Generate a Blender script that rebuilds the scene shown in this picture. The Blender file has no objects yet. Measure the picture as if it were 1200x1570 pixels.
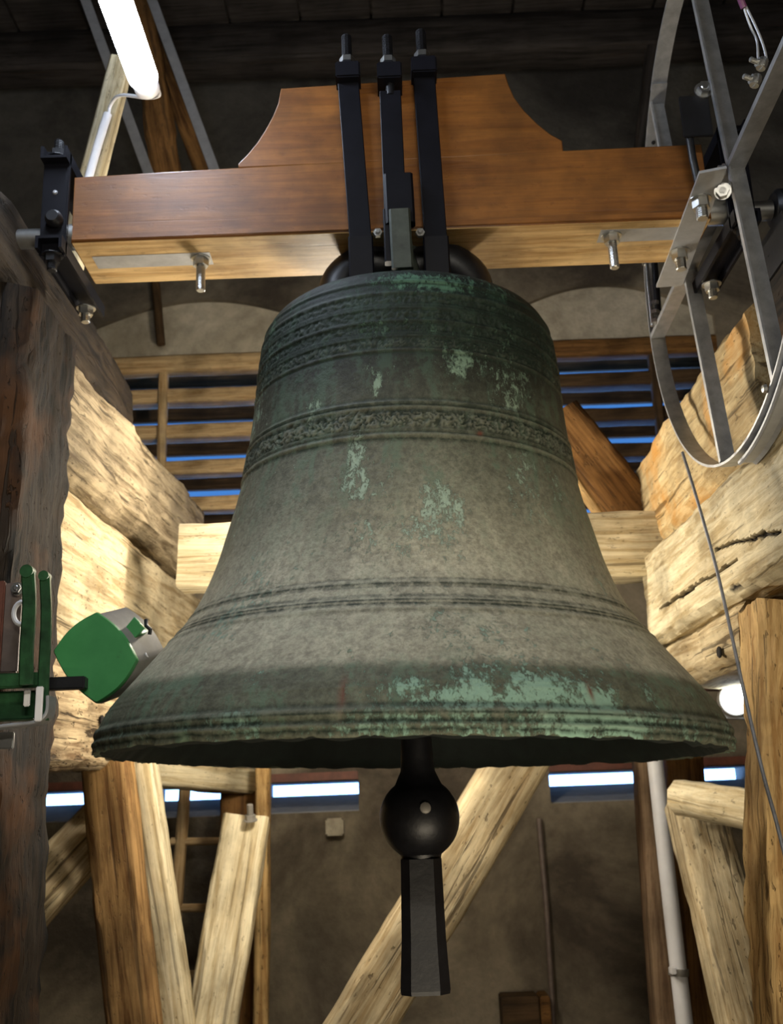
import bpy, bmesh, math, random
from mathutils import Vector, Matrix, noise
random.seed(7)
C = bpy.context.scene.collection
PI = math.pi
def R(a): return math.radians(a)

# ------------------------------------------------------------------ camera, world, lamps, exposure
F = 1600.0; PITCH = R(15.9); ROLL = R(-2.2); CAM = Vector((0, 0, 1.6))
cd = bpy.data.cameras.new('camera'); cam = bpy.data.objects.new('camera', cd); C.objects.link(cam)
CM = Matrix.Rotation(PI/2 + PITCH, 4, 'X') @ Matrix.Rotation(ROLL, 4, 'Z')
cam.matrix_world = Matrix.Translation(CAM) @ CM
cd.sensor_fit = 'HORIZONTAL'; cd.sensor_width = 36; cd.lens = 36*F/1200; cd.clip_start = .05
cd.dof.use_dof = True; cd.dof.focus_distance = 2.25; cd.dof.aperture_fstop = 7.0
bpy.context.scene.camera = cam
CR = CM.to_3x3()
def ray(px, py): return CR @ Vector(((px-600)/F, -(py-785)/F, -1))
def at(px, py, Y):                     # the point seen there that stands Y metres into the tower
    d = ray(px, py); return CAM + d*(Y/d.y)
def atx(px, py, X):
    d = ray(px, py); return CAM + d*(X/d.x)

w = bpy.data.worlds.new('sky'); bpy.context.scene.world = w; w.use_nodes = True
nt = w.node_tree; bg = nt.nodes['Background']; bg.inputs[1].default_value = 1.0     # bright horizon, deeper blue above
_t = nt.nodes.new('ShaderNodeTexCoord'); _s = nt.nodes.new('ShaderNodeSeparateXYZ'); _r = nt.nodes.new('ShaderNodeValToRGB')
nt.links.new(_t.outputs['Generated'], _s.inputs[0]); nt.links.new(_s.outputs['Z'], _r.inputs['Fac']); nt.links.new(_r.outputs['Color'], bg.inputs['Color'])
_e = _r.color_ramp.elements; _e[0].position = .05; _e[0].color = (2.0, 4.4, 10.5, 1); _e[1].position = .30; _e[1].color = (.06, .22, .62, 1)
_x = _e.new(.16); _x.color = (.14, .40, .95, 1)

def lamp(name, kind, loc, energy, color, size=.1, size_y=None, target=None, rot=None):
    l = bpy.data.lights.new(name, kind); l.energy = energy; l.color = color
    if kind == 'AREA':
        l.size = size
        if size_y: l.shape = 'RECTANGLE'; l.size_y = size_y
    elif kind in ('POINT', 'SPOT'): l.shadow_soft_size = size
    o = bpy.data.objects.new(name, l); C.objects.link(o); o.location = loc
    if target is not None: o.rotation_euler = (Vector(target)-Vector(loc)).to_track_quat('-Z', 'Y').to_euler()
    o['kind'] = 'helper'
    return o
# lamp standing behind the bell on the left; the others are unseen fills added
lamp('light_behind_bell', 'POINT', (-.22, 3.30, 2.02), 37, (1, .90, .74), .08)
lamp('fill_behind_crown', 'POINT', (-.16, 3.55, 2.82), 58, (1, .90, .74), .08)  # added fill that reaches the windows over the cross beam
lamp('fill_near_right', 'AREA', (.5, .9, .55), 22, (1, .86, .64), 1.2, .08, (.3, 2.7, 2.6))  # added low fill for the yoke underside
lamp('fill_near_left', 'AREA', (.35, -.8, 3.0), 36, (1, .93, .80), 1.2, .10, (0, 2.5, 1.9))  # added front fill from behind the camera
vs = bpy.context.scene.view_settings
vs.view_transform = 'Standard'; vs.look = 'None'; vs.gamma = 1; vs.use_curve_mapping = False; vs.exposure = 0.0
bpy.context.scene.cycles.use_denoising = True
bpy.context.scene.cycles.max_bounces = 6

# ------------------------------------------------------------------ materials
def newmat(name):
    m = bpy.data.materials.new(name); m.use_nodes = True
    nt = m.node_tree; b = nt.nodes['Principled BSDF']
    return m, nt, b
def N(nt, t, **kw):
    n = nt.nodes.new(t)
    for k, v in kw.items():
        if k in n.inputs.keys(): n.inputs[k].default_value = v
        else: setattr(n, k, v)
    return n
def texco(nt, scale, out='Object'):
    tc = N(nt, 'ShaderNodeTexCoord'); mp = N(nt, 'ShaderNodeMapping')
    mp.inputs['Scale'].default_value = scale
    nt.links.new(tc.outputs[out], mp.inputs['Vector']); return mp.outputs['Vector']
def noi(nt, vec, scale, detail=6, rough=.6, dist=0):
    n = N(nt, 'ShaderNodeTexNoise'); n.inputs['Scale'].default_value = scale; n.inputs['Detail'].default_value = detail
    n.inputs['Roughness'].default_value = rough; n.inputs['Distortion'].default_value = dist
    nt.links.new(vec, n.inputs['Vector']); return n.outputs['Fac']
def ramp(nt, fac, stops):
    r = N(nt, 'ShaderNodeValToRGB'); e = r.color_ramp.elements
    while len(e) < len(stops): e.new(.5)
    for i, (p, c) in enumerate(stops):
        e[i].position = p; e[i].color = (c if len(c) == 4 else (*c, 1)) if not isinstance(c, (int, float)) else (c, c, c, 1)
    nt.links.new(fac, r.inputs['Fac']); return r.outputs['Color']
def mix(nt, fac, a, b, mode='MIX'):
    m = N(nt, 'ShaderNodeMix'); m.data_type = 'RGBA'; m.blend_type = mode
    for s, v in ((0, fac), (6, a), (7, b)):
        if isinstance(v, (int, float)): m.inputs[s].default_value = v
        elif isinstance(v, tuple): m.inputs[s].default_value = (*v, 1) if len(v) == 3 else v
        else: nt.links.new(v, m.inputs[s])
    return m.outputs[2]
def math_(nt, op, a, b=0.0, c=None):
    m = N(nt, 'ShaderNodeMath'); m.operation = op; m.use_clamp = False
    for i, v in enumerate((a, b) if c is None else (a, b, c)):
        if isinstance(v, (int, float)): m.inputs[i].default_value = v
        else: nt.links.new(v, m.inputs[i])
    return m.outputs[0]
def bump(nt, b, h, strength=.4, dist=.01):
    n = N(nt, 'ShaderNodeBump'); n.inputs['Strength'].default_value = strength; n.inputs['Distance'].default_value = dist
    nt.links.new(h, n.inputs['Height']); nt.links.new(n.outputs[0], b.inputs['Normal'])

def wood(name, dark, light, crack=(.03, .02, .012), crack_amt=.5, blotch=1.6, bmp=.5, rough=.75, grain=1.0, orange=None, fine_amt=.35):
    m, nt, b = newmat(name)
    v = texco(nt, (1.2, 16*grain, 16*grain)); v2 = texco(nt, (1, 1, 1))
    g = noi(nt, v, 2.2, 8, .65, .6)
    bl = noi(nt, v2, blotch*2.2, 5, .6)
    base = ramp(nt, g, [(.38, dark), (.58, light)])
    fine = noi(nt, texco(nt, (3, 60*grain, 60*grain)), 2.0, 6, .7)
    base = mix(nt, fine_amt, base, ramp(nt, fine, [(.38, .55), (.58, 1.0)]), 'MULTIPLY')
    blc = ramp(nt, bl, [(.38, .5), (.58, 1.0)])
    col = mix(nt, .8, base, blc, 'MULTIPLY')
    if orange:
        o = noi(nt, v2, 3.2, 4, .6)
        col = mix(nt, ramp(nt, o, [(.50, 0.0), (.66, .85)]), col, orange)
    vc = texco(nt, (.9, 26, 26)); cr = noi(nt, vc, 1.3, 4, .55, 1.0)
    crf = ramp(nt, cr, [(.345, 1.0), (.40, 0.0)])
    spots = noi(nt, texco(nt, (22, 50, 50)), 1.4, 3, .6)
    crf2 = ramp(nt, spots, [(.32, .8), (.37, 0.0)])
    f = math_(nt, 'MULTIPLY', math_(nt, 'MAXIMUM', crf, crf2), crack_amt)
    col = mix(nt, f, col, crack)
    nt.links.new(col, b.inputs['Base Color']); b.inputs['Roughness'].default_value = rough; b.inputs['Specular IOR Level'].default_value = .5 if 'yoke' in name else .18
    ca = N(nt, 'ShaderNodeAttribute', attribute_name='crack')
    col = mix(nt, ca.outputs['Fac'], col, (.012, .008, .005))  # dirt and missing shade inside carved cracks put into the colour
    nt.links.new(col, b.inputs['Base Color'])
    h = math_(nt, 'SUBTRACT', math_(nt, 'ADD', g, math_(nt, 'MULTIPLY', fine, .5)), math_(nt, 'MULTIPLY', f, 1.5))
    bump(nt, b, h, bmp, .006)
    return m
M = {}
M['pale_wood'] = wood('pale_wood', (.40, .29, .15), (.70, .58, .37), crack_amt=.7)
M['cream_wood'] = wood('cream_wood', (.48, .37, .20), (.78, .68, .46), crack_amt=.5, bmp=.35)
M['grey_wood'] = wood('grey_wood', (.20, .15, .08), (.46, .36, .23), crack_amt=.8)
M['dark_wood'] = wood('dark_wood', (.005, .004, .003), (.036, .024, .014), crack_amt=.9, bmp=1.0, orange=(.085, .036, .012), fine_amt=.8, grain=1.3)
M['brown_wood'] = wood('brown_wood', (.10, .045, .014), (.26, .13, .04), crack_amt=.5)
M['orange_wood'] = wood('orange_wood', (.36, .20, .07), (.66, .44, .19), crack_amt=.6, bmp=.9, grain=.8)
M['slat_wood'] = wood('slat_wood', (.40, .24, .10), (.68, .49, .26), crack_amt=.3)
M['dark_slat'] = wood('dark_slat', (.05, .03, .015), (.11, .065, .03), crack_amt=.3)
M['ceiling_wood'] = wood('ceiling_wood', (.018, .015, .013), (.045, .038, .034), crack_amt=.4)
M['yoke_wood'] = wood('yoke_wood', (.20, .070, .011), (.27, .103, .018), crack_amt=.35, crack=(.10, .03, .006), blotch=2.2, bmp=.12, rough=.45, grain=.9)

def plain(name, col, rough=.5, metal=0.0, var=.35, scale=14, bmp=.2, spec=None):
    m, nt, b = newmat(name)
    n = noi(nt, texco(nt, (1, 1, 1)), scale, 6, .65)
    c = ramp(nt, n, [(.3, tuple(x*(1-var) for x in col)), (.7, tuple(min(1, x*(1+var*.5)) for x in col))])
    nt.links.new(c, b.inputs['Base Color']); b.inputs['Roughness'].default_value = rough; b.inputs['Metallic'].default_value = metal
    if bmp: bump(nt, b, n, bmp, .004)
    return m
M['galvanised'] = plain('galvanised', (.46, .47, .48), .42, .75, .3, 22, .08)
M['steel_strip'] = plain('steel_strip', (.40, .41, .43), .5, .5, .2, 18, .05)
M['chrome'] = plain('chrome', (.55, .55, .53), .36, 1, .2, 30, .05)
M['black_iron'] = plain('black_iron', (.008, .008, .010), .42, .0, .4, 25, .25)
M['black_paint'] = plain('black_paint', (.005, .005, .008), .5, .0, .3, 25, .1)
M['black_paint'].node_tree.nodes['Principled BSDF'].inputs['Specular IOR Level'].default_value = .15
M['clapper_iron'] = plain('clapper_iron', (.007, .007, .009), .45, .0, .5, 30, .3)
M['glow_sill_paint'] = plain('glow_sill_paint', (.24, .25, .28), .6, 0, .2, 16, .1)
M['green_paint'] = None
M['dull_green'] = plain('dull_green', (.022, .085, .03), .4, .1, .7, 18, .3)
M['taupe'] = plain('taupe', (.16, .12, .10), .5, 0, .3, 20, .1)
M['grey_metal'] = plain('grey_metal', (.30, .28, .25), .5, .3, .2, 18, .05)
M['white_plastic'] = plain('white_plastic', (.80, .79, .80), .4, 0, .1, 10, 0)
M['cable_grey'] = plain('cable_grey', (.22, .22, .23), .5, .4, .3, 60, .1)
M['red_brown'] = plain('red_brown', (.14, .045, .025), .6, 0, .4, 16, .2)

m, nt, b = newmat('green_paint')
v = texco(nt, (1, 1, 1)); n1 = noi(nt, v, 9, 5, .6); n2 = noi(nt, v, 26, 6, .7)
col = ramp(nt, n1, [(.3, (.045, .24, .07)), (.7, (.075, .33, .105))])
col = mix(nt, ramp(nt, n2, [(.66, 0.0), (.74, .75)]), col, (.05, .045, .03))
nt.links.new(col, b.inputs['Base Color']); b.inputs['Roughness'].default_value = .35; bump(nt, b, n2, .08, .003)
M['green_paint'] = m

def plaster(name, a, bcol, s=1.0):
    m, nt, b = newmat(name)
    v = texco(nt, (1, 1, 1)); n1 = noi(nt, v, 1.3*s, 7, .6, .5); n2 = noi(nt, v, 14*s, 6, .7)
    col = ramp(nt, n1, [(.40, a), (.60, bcol)])
    col = mix(nt, .5, col, ramp(nt, n2, [(.4, .6), (.58, 1.0)]), 'MULTIPLY')
    nt.links.new(col, b.inputs['Base Color']); b.inputs['Roughness'].default_value = .95; bump(nt, b, n2, .6, .02)
    return m
M['plaster'] = plaster('plaster', (.075, .058, .040), (.26, .215, .15))
M['white_plaster'] = plaster('white_plaster', (.30, .26, .19), (.60, .54, .42))
M['upper_plaster'] = plaster('upper_plaster', (.035, .034, .034), (.10, .095, .09))

def emit(name, col, s):
    m, nt, b = newmat(name); b.inputs['Base Color'].default_value = (1, 1, 1, 1)
    b.inputs['Emission Color'].default_value = (*col, 1); b.inputs['Emission Strength'].default_value = s
    return m
M['tube_glow'] = emit('tube_glow', (.74, .84, 1), 52)
M['bulkhead_glow'] = emit('bulkhead_glow', (.85, .95, 1), 7)

# bronze: patina and some painted shade follow height, relief (dust on proud edges) and stains of its own
m, nt, b = newmat('bronze')
tc = N(nt, 'ShaderNodeTexCoord'); sep = N(nt, 'ShaderNodeSeparateXYZ'); nt.links.new(tc.outputs['Object'], sep.inputs[0])
z = sep.outputs['Z']
vobj = texco(nt, (1, 1, 1)); vst = texco(nt, (1, 1, .22))
nz = noi(nt, vobj, 7, 5, .6)
zz = math_(nt, 'ADD', z, math_(nt, 'MULTIPLY', math_(nt, 'SUBTRACT', nz, .5), .035))
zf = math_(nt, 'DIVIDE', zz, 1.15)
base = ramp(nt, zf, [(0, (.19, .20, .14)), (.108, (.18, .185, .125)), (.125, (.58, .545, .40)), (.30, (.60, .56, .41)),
                     (.44, (.32, .315, .225)), (.58, (.16, .165, .115)), (.70, (.062, .066, .045)), (.78, (.010, .016, .012)), (1.0, (.014, .022, .016))])  # upper waist and shoulder darkened for shade as well as patina
n_f = noi(nt, vobj, 42, 8, .7); n_s = noi(nt, vst, 16, 7, .65, .3); n_b = noi(nt, vobj, 4, 5, .6)
n_g = noi(nt, vobj, 110, 6, .7)
base = mix(nt, .6, base, ramp(nt, n_f, [(.40, .5), (.56, 1.0)]), 'MULTIPLY')
base = mix(nt, .5, base, ramp(nt, n_g, [(.42, .5), (.56, 1.0)]), 'MULTIPLY')
base = mix(nt, .5, base, ramp(nt, noi(nt, vst, 8, 6, .6), [(.42, .55), (.58, 1.0)]), 'MULTIPLY')
at_r = N(nt, 'ShaderNodeAttribute', attribute_name='relief'); at_p = N(nt, 'ShaderNodeAttribute', attribute_name='patina')
# general green tinge
gm = ramp(nt, math_(nt, 'ADD', math_(nt, 'MULTIPLY', n_s, .6), math_(nt, 'MULTIPLY', n_f, .4)), [(.50, 0.0), (.57, .6)])
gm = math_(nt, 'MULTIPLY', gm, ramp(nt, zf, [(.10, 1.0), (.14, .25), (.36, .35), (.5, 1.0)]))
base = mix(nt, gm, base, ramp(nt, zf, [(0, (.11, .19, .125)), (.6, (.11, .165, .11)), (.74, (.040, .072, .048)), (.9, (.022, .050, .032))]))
# crusts of verdigris
crust_n = math_(nt, 'ADD', math_(nt, 'MULTIPLY', noi(nt, texco(nt, (1, 1, .6)), 64, 10, .85, .2), .62), math_(nt, 'MULTIPLY', n_b, .38))
crust = ramp(nt, math_(nt, 'ADD', crust_n, math_(nt, 'MULTIPLY', at_p.outputs['Fac'], .105)), [(.570, 0.0), (.60, .75)])
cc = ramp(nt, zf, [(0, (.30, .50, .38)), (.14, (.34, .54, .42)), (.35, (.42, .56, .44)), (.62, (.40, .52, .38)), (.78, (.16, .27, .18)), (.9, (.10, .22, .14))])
base = mix(nt, crust, base, cc)
dust = math_(nt, 'MULTIPLY', ramp(nt, n_f, [(.35, .15), (.6, 1.0)]), ramp(nt, at_r.outputs['Fac'], [(.15, 0.0), (.8, .62)]))
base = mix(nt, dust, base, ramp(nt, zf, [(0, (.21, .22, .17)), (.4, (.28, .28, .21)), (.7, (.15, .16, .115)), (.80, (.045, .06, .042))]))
dk = ramp(nt, at_r.outputs['Fac'], [(0.0, 0.0), (.001, 0.0)])
at_g = N(nt, 'ShaderNodeAttribute', attribute_name='groove')
base = mix(nt, math_(nt, 'MULTIPLY', at_g.outputs['Fac'], ramp(nt, n_f, [(.45, 1.0), (.6, .45)])), base, (.016, .028, .018))  # grooves coloured dark for dirt and the shade beside ridges
at_d = N(nt, 'ShaderNodeAttribute', attribute_name='red')
base = mix(nt, at_d.outputs['Fac'], base, (.16, .05, .03))
nt.links.new(base, b.inputs['Base Color'])
b.inputs['Roughness'].default_value = .62; b.inputs['Metallic'].default_value = .0; b.inputs['Specular IOR Level'].default_value = .25
bump(nt, b, math_(nt, 'ADD', n_f, math_(nt, 'MULTIPLY', crust, .6)), .7, .006)
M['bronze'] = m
M['bronze_inner'] = plain('bronze_inner', (.006, .012, .009), .8, 0, .5, 20, .4)
M['canon_bronze'] = plain('canon_bronze', (.045, .055, .042), .6, .1, .5, 24, .4)

# ------------------------------------------------------------------ object helpers
WM = {}
def link(o, parent=None, mw=None):
    C.objects.link(o); mw = mw or Matrix.Identity(4)
    if parent is not None:
        o.parent = parent; o.matrix_basis = WM[parent.name].inverted() @ mw
    else: o.matrix_basis = mw
    WM[o.name] = mw
    return o
def tag(o, label=None, cat=None, group=None, kind=None):
    if label: o['label'] = label
    if cat: o['category'] = cat
    if group: o['group'] = group
    if kind: o['kind'] = kind
    return o
def thing(name, label, cat, loc, group=None, rot=None):
    o = bpy.data.objects.new(name, None); o.empty_display_size = .05
    mw = Matrix.Translation(Vector(loc))
    if rot is not None: mw = mw @ rot
    return tag(link(o, None, mw), label, cat, group)
def mesh(name, vs_, fs, mat, parent=None, mw=None, smooth=False, sharp=None):
    me = bpy.data.meshes.new(name); me.from_pydata([tuple(v) for v in vs_], [], fs); me.validate()
    bm = bmesh.new(); bm.from_mesh(me); bmesh.ops.recalc_face_normals(bm, faces=bm.faces); bm.to_mesh(me); bm.free()
    if smooth:
        me.polygons.foreach_set('use_smooth', [True]*len(me.polygons))
        if sharp: me.set_sharp_from_angle(angle=R(sharp))
    me.materials.append(mat)
    return link(bpy.data.objects.new(name, me), parent, mw)
def frame(A, B, up=(0, 0, 1)):          # X runs from A to B
    A = Vector(A); B = Vector(B); x = (B-A).normalized(); up = Vector(up)
    y = up.cross(x).normalized(); z_ = x.cross(y)
    m_ = Matrix((x, y, z_)).transposed().to_4x4(); m_.translation = A
    return m_, (B-A).length
def _unused(): pass
def timber(name, A, B, w, h, mat, up=(0, 0, 1), rough=.008, seg=.05, rnd=.012, parent=None, freq=6, seed=None, warp=.5, dent=None):
    """a hewn beam from A to B, w across and h along up; edges worn, faces uneven"""
    mw, L = frame(A, B, up); n = max(2, int(L/seg)); sd = (seed if seed is not None else random.random()*100)
    a, b_ = w/2, h/2; r = min(rnd, a*.6, b_*.6)
    sec = []
    def side(p, q, k):
        for i in range(k): t = i/k; sec.append((p[0]+(q[0]-p[0])*t, p[1]+(q[1]-p[1])*t))
    ky = max(3, int(w/seg*1.3)); kz = max(3, int(h/seg*1.3))
    side((-a+r, -b_), (a-r, -b_), ky); side((a-r, -b_), (a, -b_+r), 2); side((a, -b_+r), (a, b_-r), kz); side((a, b_-r), (a-r, b_), 2)
    side((a-r, b_), (-a+r, b_), ky); side((-a+r, b_), (-a, b_-r), 2); side((-a, b_-r), (-a, -b_+r), kz); side((-a, -b_+r), (-a+r, -b_), 2)
    V, Fc, ck = [], [], []; k = len(sec)
    for i in range(n+1):
        x = L*i/n
        for (y, z_) in sec:
            p = Vector((x*.5, y, z_))*freq + Vector((sd, sd*.7, sd*.3))
            d = (noise.noise(p)*.55 + noise.noise(p*2.3)*.35 + noise.noise(p*5.7)*.28)*rough
            edge = 1 + .8*((abs(y)/a)*(abs(z_)/b_))**4
            f = 1 - 0*x
            dy, dz = (y/a if a else 0), (z_/b_)
            bend = noise.noise(Vector((x*1.1+sd, 3, 7)))*rough*warp*1.2
            yy = y + dy*d*edge + bend; zz_ = z_ + dz*d*edge + bend*.6
            if dent: yy, zz_, c_ = dent(x, yy, zz_); ck.append(c_)
            xx = x + (noise.noise(p*2)*rough*1.0 if i in (0, n) else 0)
            V.append((xx, yy, zz_))
    for i in range(n):
        for j in range(k): Fc.append((i*k+j, i*k+(j+1) % k, (i+1)*k+(j+1) % k, (i+1)*k+j))
    Fc.append(tuple(range(k))[::-1]); Fc.append(tuple(range(n*k, n*k+k)))
    o = mesh(name, V, Fc, mat, parent, mw, True, 50)
    if ck: o.data.attributes.new('crack', 'FLOAT', 'POINT').data.foreach_set('value', ck)
    return o
def bar(name, A, B, prof, mat, up=(0, 0, 1), parent=None):
    """a straight bar with the closed section prof (side, up)"""
    mw, L = frame(A, B, up); k = len(prof)
    V = [(0, y, z_) for y, z_ in prof]+[(L, y, z_) for y, z_ in prof]
    Fc = [(j, (j+1) % k, k+(j+1) % k, k+j) for j in range(k)]+[tuple(range(k)), tuple(range(k, 2*k))]
    return mesh(name, V, Fc, mat, parent, mw)
def rect(w, h, c=.002):
    a, b_ = w/2, h/2; c = min(c, a*.5, b_*.5)
    return [(-a+c, -b_), (a-c, -b_), (a, -b_+c), (a, b_-c), (a-c, b_), (-a+c, b_), (-a, b_-c), (-a, -b_+c)]
def ell(a, b_, t): return [(0, 0), (a, 0), (a, t), (t, t), (t, b_), (0, b_)]
def sweep(name, pts, prof, mat, parent=None, up=(0, 0, 1), closed=False, smooth=True, sharp=40, free=False):
    """section prof carried along pts; V in world coordinates relative to the first point"""
    O = Vector(pts[0]); P = [Vector(p)-O for p in pts]; n = len(P); k = len(prof); V, Fc = [], []
    up = Vector(up)
    for i in range(n):
        t = (P[(i+1) % n]-P[i-1]) if closed else (P[min(i+1, n-1)]-P[max(i-1, 0)])
        t.normalize(); s = up.cross(t)
        if s.length < 1e-4: s = Vector((1, 0, 0))
        s.normalize(); u = t.cross(s)
        for a, b_ in prof: V.append(P[i]+s*a+u*b_)
    for i in range(n if closed else n-1):
        for j in range(k): Fc.append((i*k+j, i*k+(j+1) % k, ((i+1) % n)*k+(j+1) % k, ((i+1) % n)*k+j))
    if not closed: Fc += [tuple(range(k)), tuple(range((n-1)*k, n*k))]
    return mesh(name, V, Fc, mat, parent, Matrix.Translation(O), smooth, sharp)
def circ(r, n=12): return [(r*math.cos(2*PI*i/n), r*math.sin(2*PI*i/n)) for i in range(n)]
def spline(pts, n=8):
    P = [Vector(p) for p in pts]; P = [P[0]*2-P[1]]+P+[P[-1]*2-P[-2]]; out = []
    for i in range(1, len(P)-2):
        for j in range(n):
            t = j/n; a, b_, c, d = P[i-1:i+3]
            out.append(.5*((2*b_)+(c-a)*t+(2*a-5*b_+4*c-d)*t*t+(3*b_-a-3*c+d)*t**3))
    out.append(P[-2]); return out
def lathe(name, prof, mat, mw, parent=None, n=24, smooth=True, sharp=40):
    """profile (radius, height) turned about local Z"""
    V, Fc = [], []; k = len(prof)
    for i in range(n):
        a = 2*PI*i/n
        for r, z_ in prof: V.append((r*math.cos(a), r*math.sin(a), z_))
    for i in range(n):
        for j in range(k-1): Fc.append((i*k+j, ((i+1) % n)*k+j, ((i+1) % n)*k+j+1, i*k+j+1))
    Fc += [tuple(i*k for i in range(n)), tuple(i*k+k-1 for i in range(n))]
    return mesh(name, V, Fc, mat, parent, mw, smooth, sharp)
def axisframe(P, d):
    m_ = Vector(d).normalized().to_track_quat('Z', 'Y').to_matrix().to_4x4(); m_.translation = Vector(P); return m_
def bolt(P, d, r=.011, L=.05, parent=None, mat=None, hexr=None, name='bolt', washer=True):
    """threaded stud with hex nut and washer, base at P and pointing along d"""
    hexr = hexr or r*1.75; V, Fc = [], []
    def ring(rr, z_, n, ph=0):
        s = len(V); V.extend([(rr*math.cos(2*PI*i/n+ph), rr*math.sin(2*PI*i/n+ph), z_) for i in range(n)]); return s
    def tube(rr, z0, z1, n, ph=0, cham=0):
        a = ring(rr, z0, n, ph); b2 = ring(rr, z1-cham, n, ph)
        for i in range(n): Fc.append((a+i, a+(i+1) % n, b2+(i+1) % n, b2+i))
        if cham:
            c = ring(rr-cham, z1, n, ph)
            for i in range(n): Fc.append((b2+i, b2+(i+1) % n, c+(i+1) % n, c+i))
            b2 = c
        Fc.append(tuple(a+i for i in range(n))); Fc.append(tuple(b2+i for i in range(n)))
    if washer: tube(hexr*1.3, 0, .003, 16)
    tube(hexr, .003, .003+r*1.5, 6)
    z_ = .003+r*1.5
    while z_ < L-.006:                                    # thread
        tube(r, z_, z_+.0035, 10); tube(r*.88, z_+.0035, z_+.005, 10); z_ += .005
    tube(r, z_, L, 10, 0, .002)
    return mesh(name, V, Fc, mat or M['chrome'], parent, axisframe(P, d))
def filled(name, outer, holes, depth, mat, mw, parent=None, bevel=0.0):
    """flat outline with holes, given real thickness; local XY outline, extruded both ways along local Z"""
    cu = bpy.data.curves.new(name, 'CURVE'); cu.dimensions = '2D'; cu.fill_mode = 'BOTH'; cu.extrude = depth/2-bevel; cu.bevel_depth = bevel; cu.bevel_resolution = 1
    for pl in [outer]+holes:
        s = cu.splines.new('POLY'); s.points.add(len(pl)-1)
        for i, p in enumerate(pl): s.points[i].co = (p[0], p[1], 0, 1)
        s.use_cyclic_u = True
    o = bpy.data.objects.new('tmp', cu); C.objects.link(o); dg = bpy.context.evaluated_depsgraph_get()
    me = bpy.data.meshes.new_from_object(o.evaluated_get(dg)); bpy.data.objects.remove(o); bpy.data.curves.remove(cu)
    me.name = name; me.materials.clear(); me.materials.append(mat)
    return link(bpy.data.objects.new(name, me), parent, mw)
XZ = Matrix(((1, 0, 0, 0), (0, 0, -1, 0), (0, 1, 0, 0), (0, 0, 0, 1)))     # local XY -> world XZ, local Z -> -Y
def box(name, lo, hi, mat, parent=None, bev=.0):
    lo, hi = Vector(lo), Vector(hi); c = (lo+hi)/2; s = (hi-lo)/2
    bm = bmesh.new(); bmesh.ops.create_cube(bm, size=2)
    for v in bm.verts: v.co = Vector((v.co.x*s.x, v.co.y*s.y, v.co.z*s.z))
    if bev: bmesh.ops.bevel(bm, geom=bm.edges[:], offset=bev, segments=2, affect='EDGES')
    me = bpy.data.meshes.new(name); bm.to_mesh(me); bm.free(); me.materials.append(mat)
    return link(bpy.data.objects.new(name, me), parent, Matrix.Translation(c))

# ------------------------------------------------------------------ the tower room
WY = 5.2
def arch(x0, x1, z0, zs, rise, n=24):
    pts = [(x0, z0), (x1, z0), (x1, zs)]
    for i in range(1, n):
        t = i/n; pts.append((x1+(x0-x1)*t, zs+rise*math.sin(PI*t)))
    pts.append((x0, zs)); return pts
LW = (-1.72, -.28, 2.86, 3.93); RW = (.58, 1.80, 2.86, 3.93)
slots = [(-1.98, -1.50), (-1.25, -.86), (-.68, -.21), (.71, 1.23), (1.39, 1.76)]
holes = [arch(LW[0], LW[1], LW[2], 4.14, .20), arch(RW[0], RW[1], RW[2], 4.14, .20)]
holes += [[(a, 1.60), (b_, 1.60), (b_, 1.742), (a, 1.742)] for a, b_ in slots]
m = M['plaster'].copy(); m.name = 'shaded_top_plaster'; nt = m.node_tree; b = nt.nodes['Principled BSDF']     # upper part painted darker and bluer in place of shade
src = b.inputs['Base Color'].links[0].from_socket
tc = N(nt, 'ShaderNodeTexCoord'); sp_ = N(nt, 'ShaderNodeSeparateXYZ'); nt.links.new(tc.outputs['Object'], sp_.inputs[0])
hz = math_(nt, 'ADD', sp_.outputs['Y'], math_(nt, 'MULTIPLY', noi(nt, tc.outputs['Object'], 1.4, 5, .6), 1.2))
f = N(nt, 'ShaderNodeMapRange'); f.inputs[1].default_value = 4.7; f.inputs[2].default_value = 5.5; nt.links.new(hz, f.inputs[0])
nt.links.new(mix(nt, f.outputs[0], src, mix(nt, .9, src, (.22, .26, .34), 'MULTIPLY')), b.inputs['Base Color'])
M['shaded_top_plaster'] = m
wb = filled('wall_back', [(-3.2, 0), (3.2, 0), (3.2, 6.1), (-3.2, 6.1)], holes, .5, M['shaded_top_plaster'], Matrix.Translation((0, WY+.25, 0)) @ XZ)
tag(wb, kind='structure')
for nm, lo, hi in (('wall_left', (-3.7, -3, 0), (-3.2, 5.7, 6.1)), ('wall_right', (3.2, -3, 0), (3.7, 5.7, 6.1)), ('wall_front', (-3.7, -3.5, 0), (3.7, -3, 6.1))):
    tag(box(nm, lo, hi, M['plaster']), kind='structure')
tag(box('floor', (-3.7, -3.5, -.2), (3.7, 5.7, 0), M['ceiling_wood']), kind='structure')
cl = tag(link(bpy.data.objects.new('ceiling', None)), kind='structure')
for i in range(19):
    x = -3.6+i*.4
    box('plank', (x, -3.4, 5.92), (x+.385, 5.7, 5.96), M['ceiling_wood'], cl, .004)
box('plank_backing', (-3.7, -3.5, 5.97), (3.7, 5.7, 6.1), M['ceiling_wood'], cl)['kind'] = 'stuff'
for y in (5.02, 4.1, 3.2, 2.3, 1.4):
    timber('joist', (-3.2, y, 5.80), (3.2, y, 5.80), .2, .24, M['ceiling_wood'], parent=cl, seg=.25)

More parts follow.
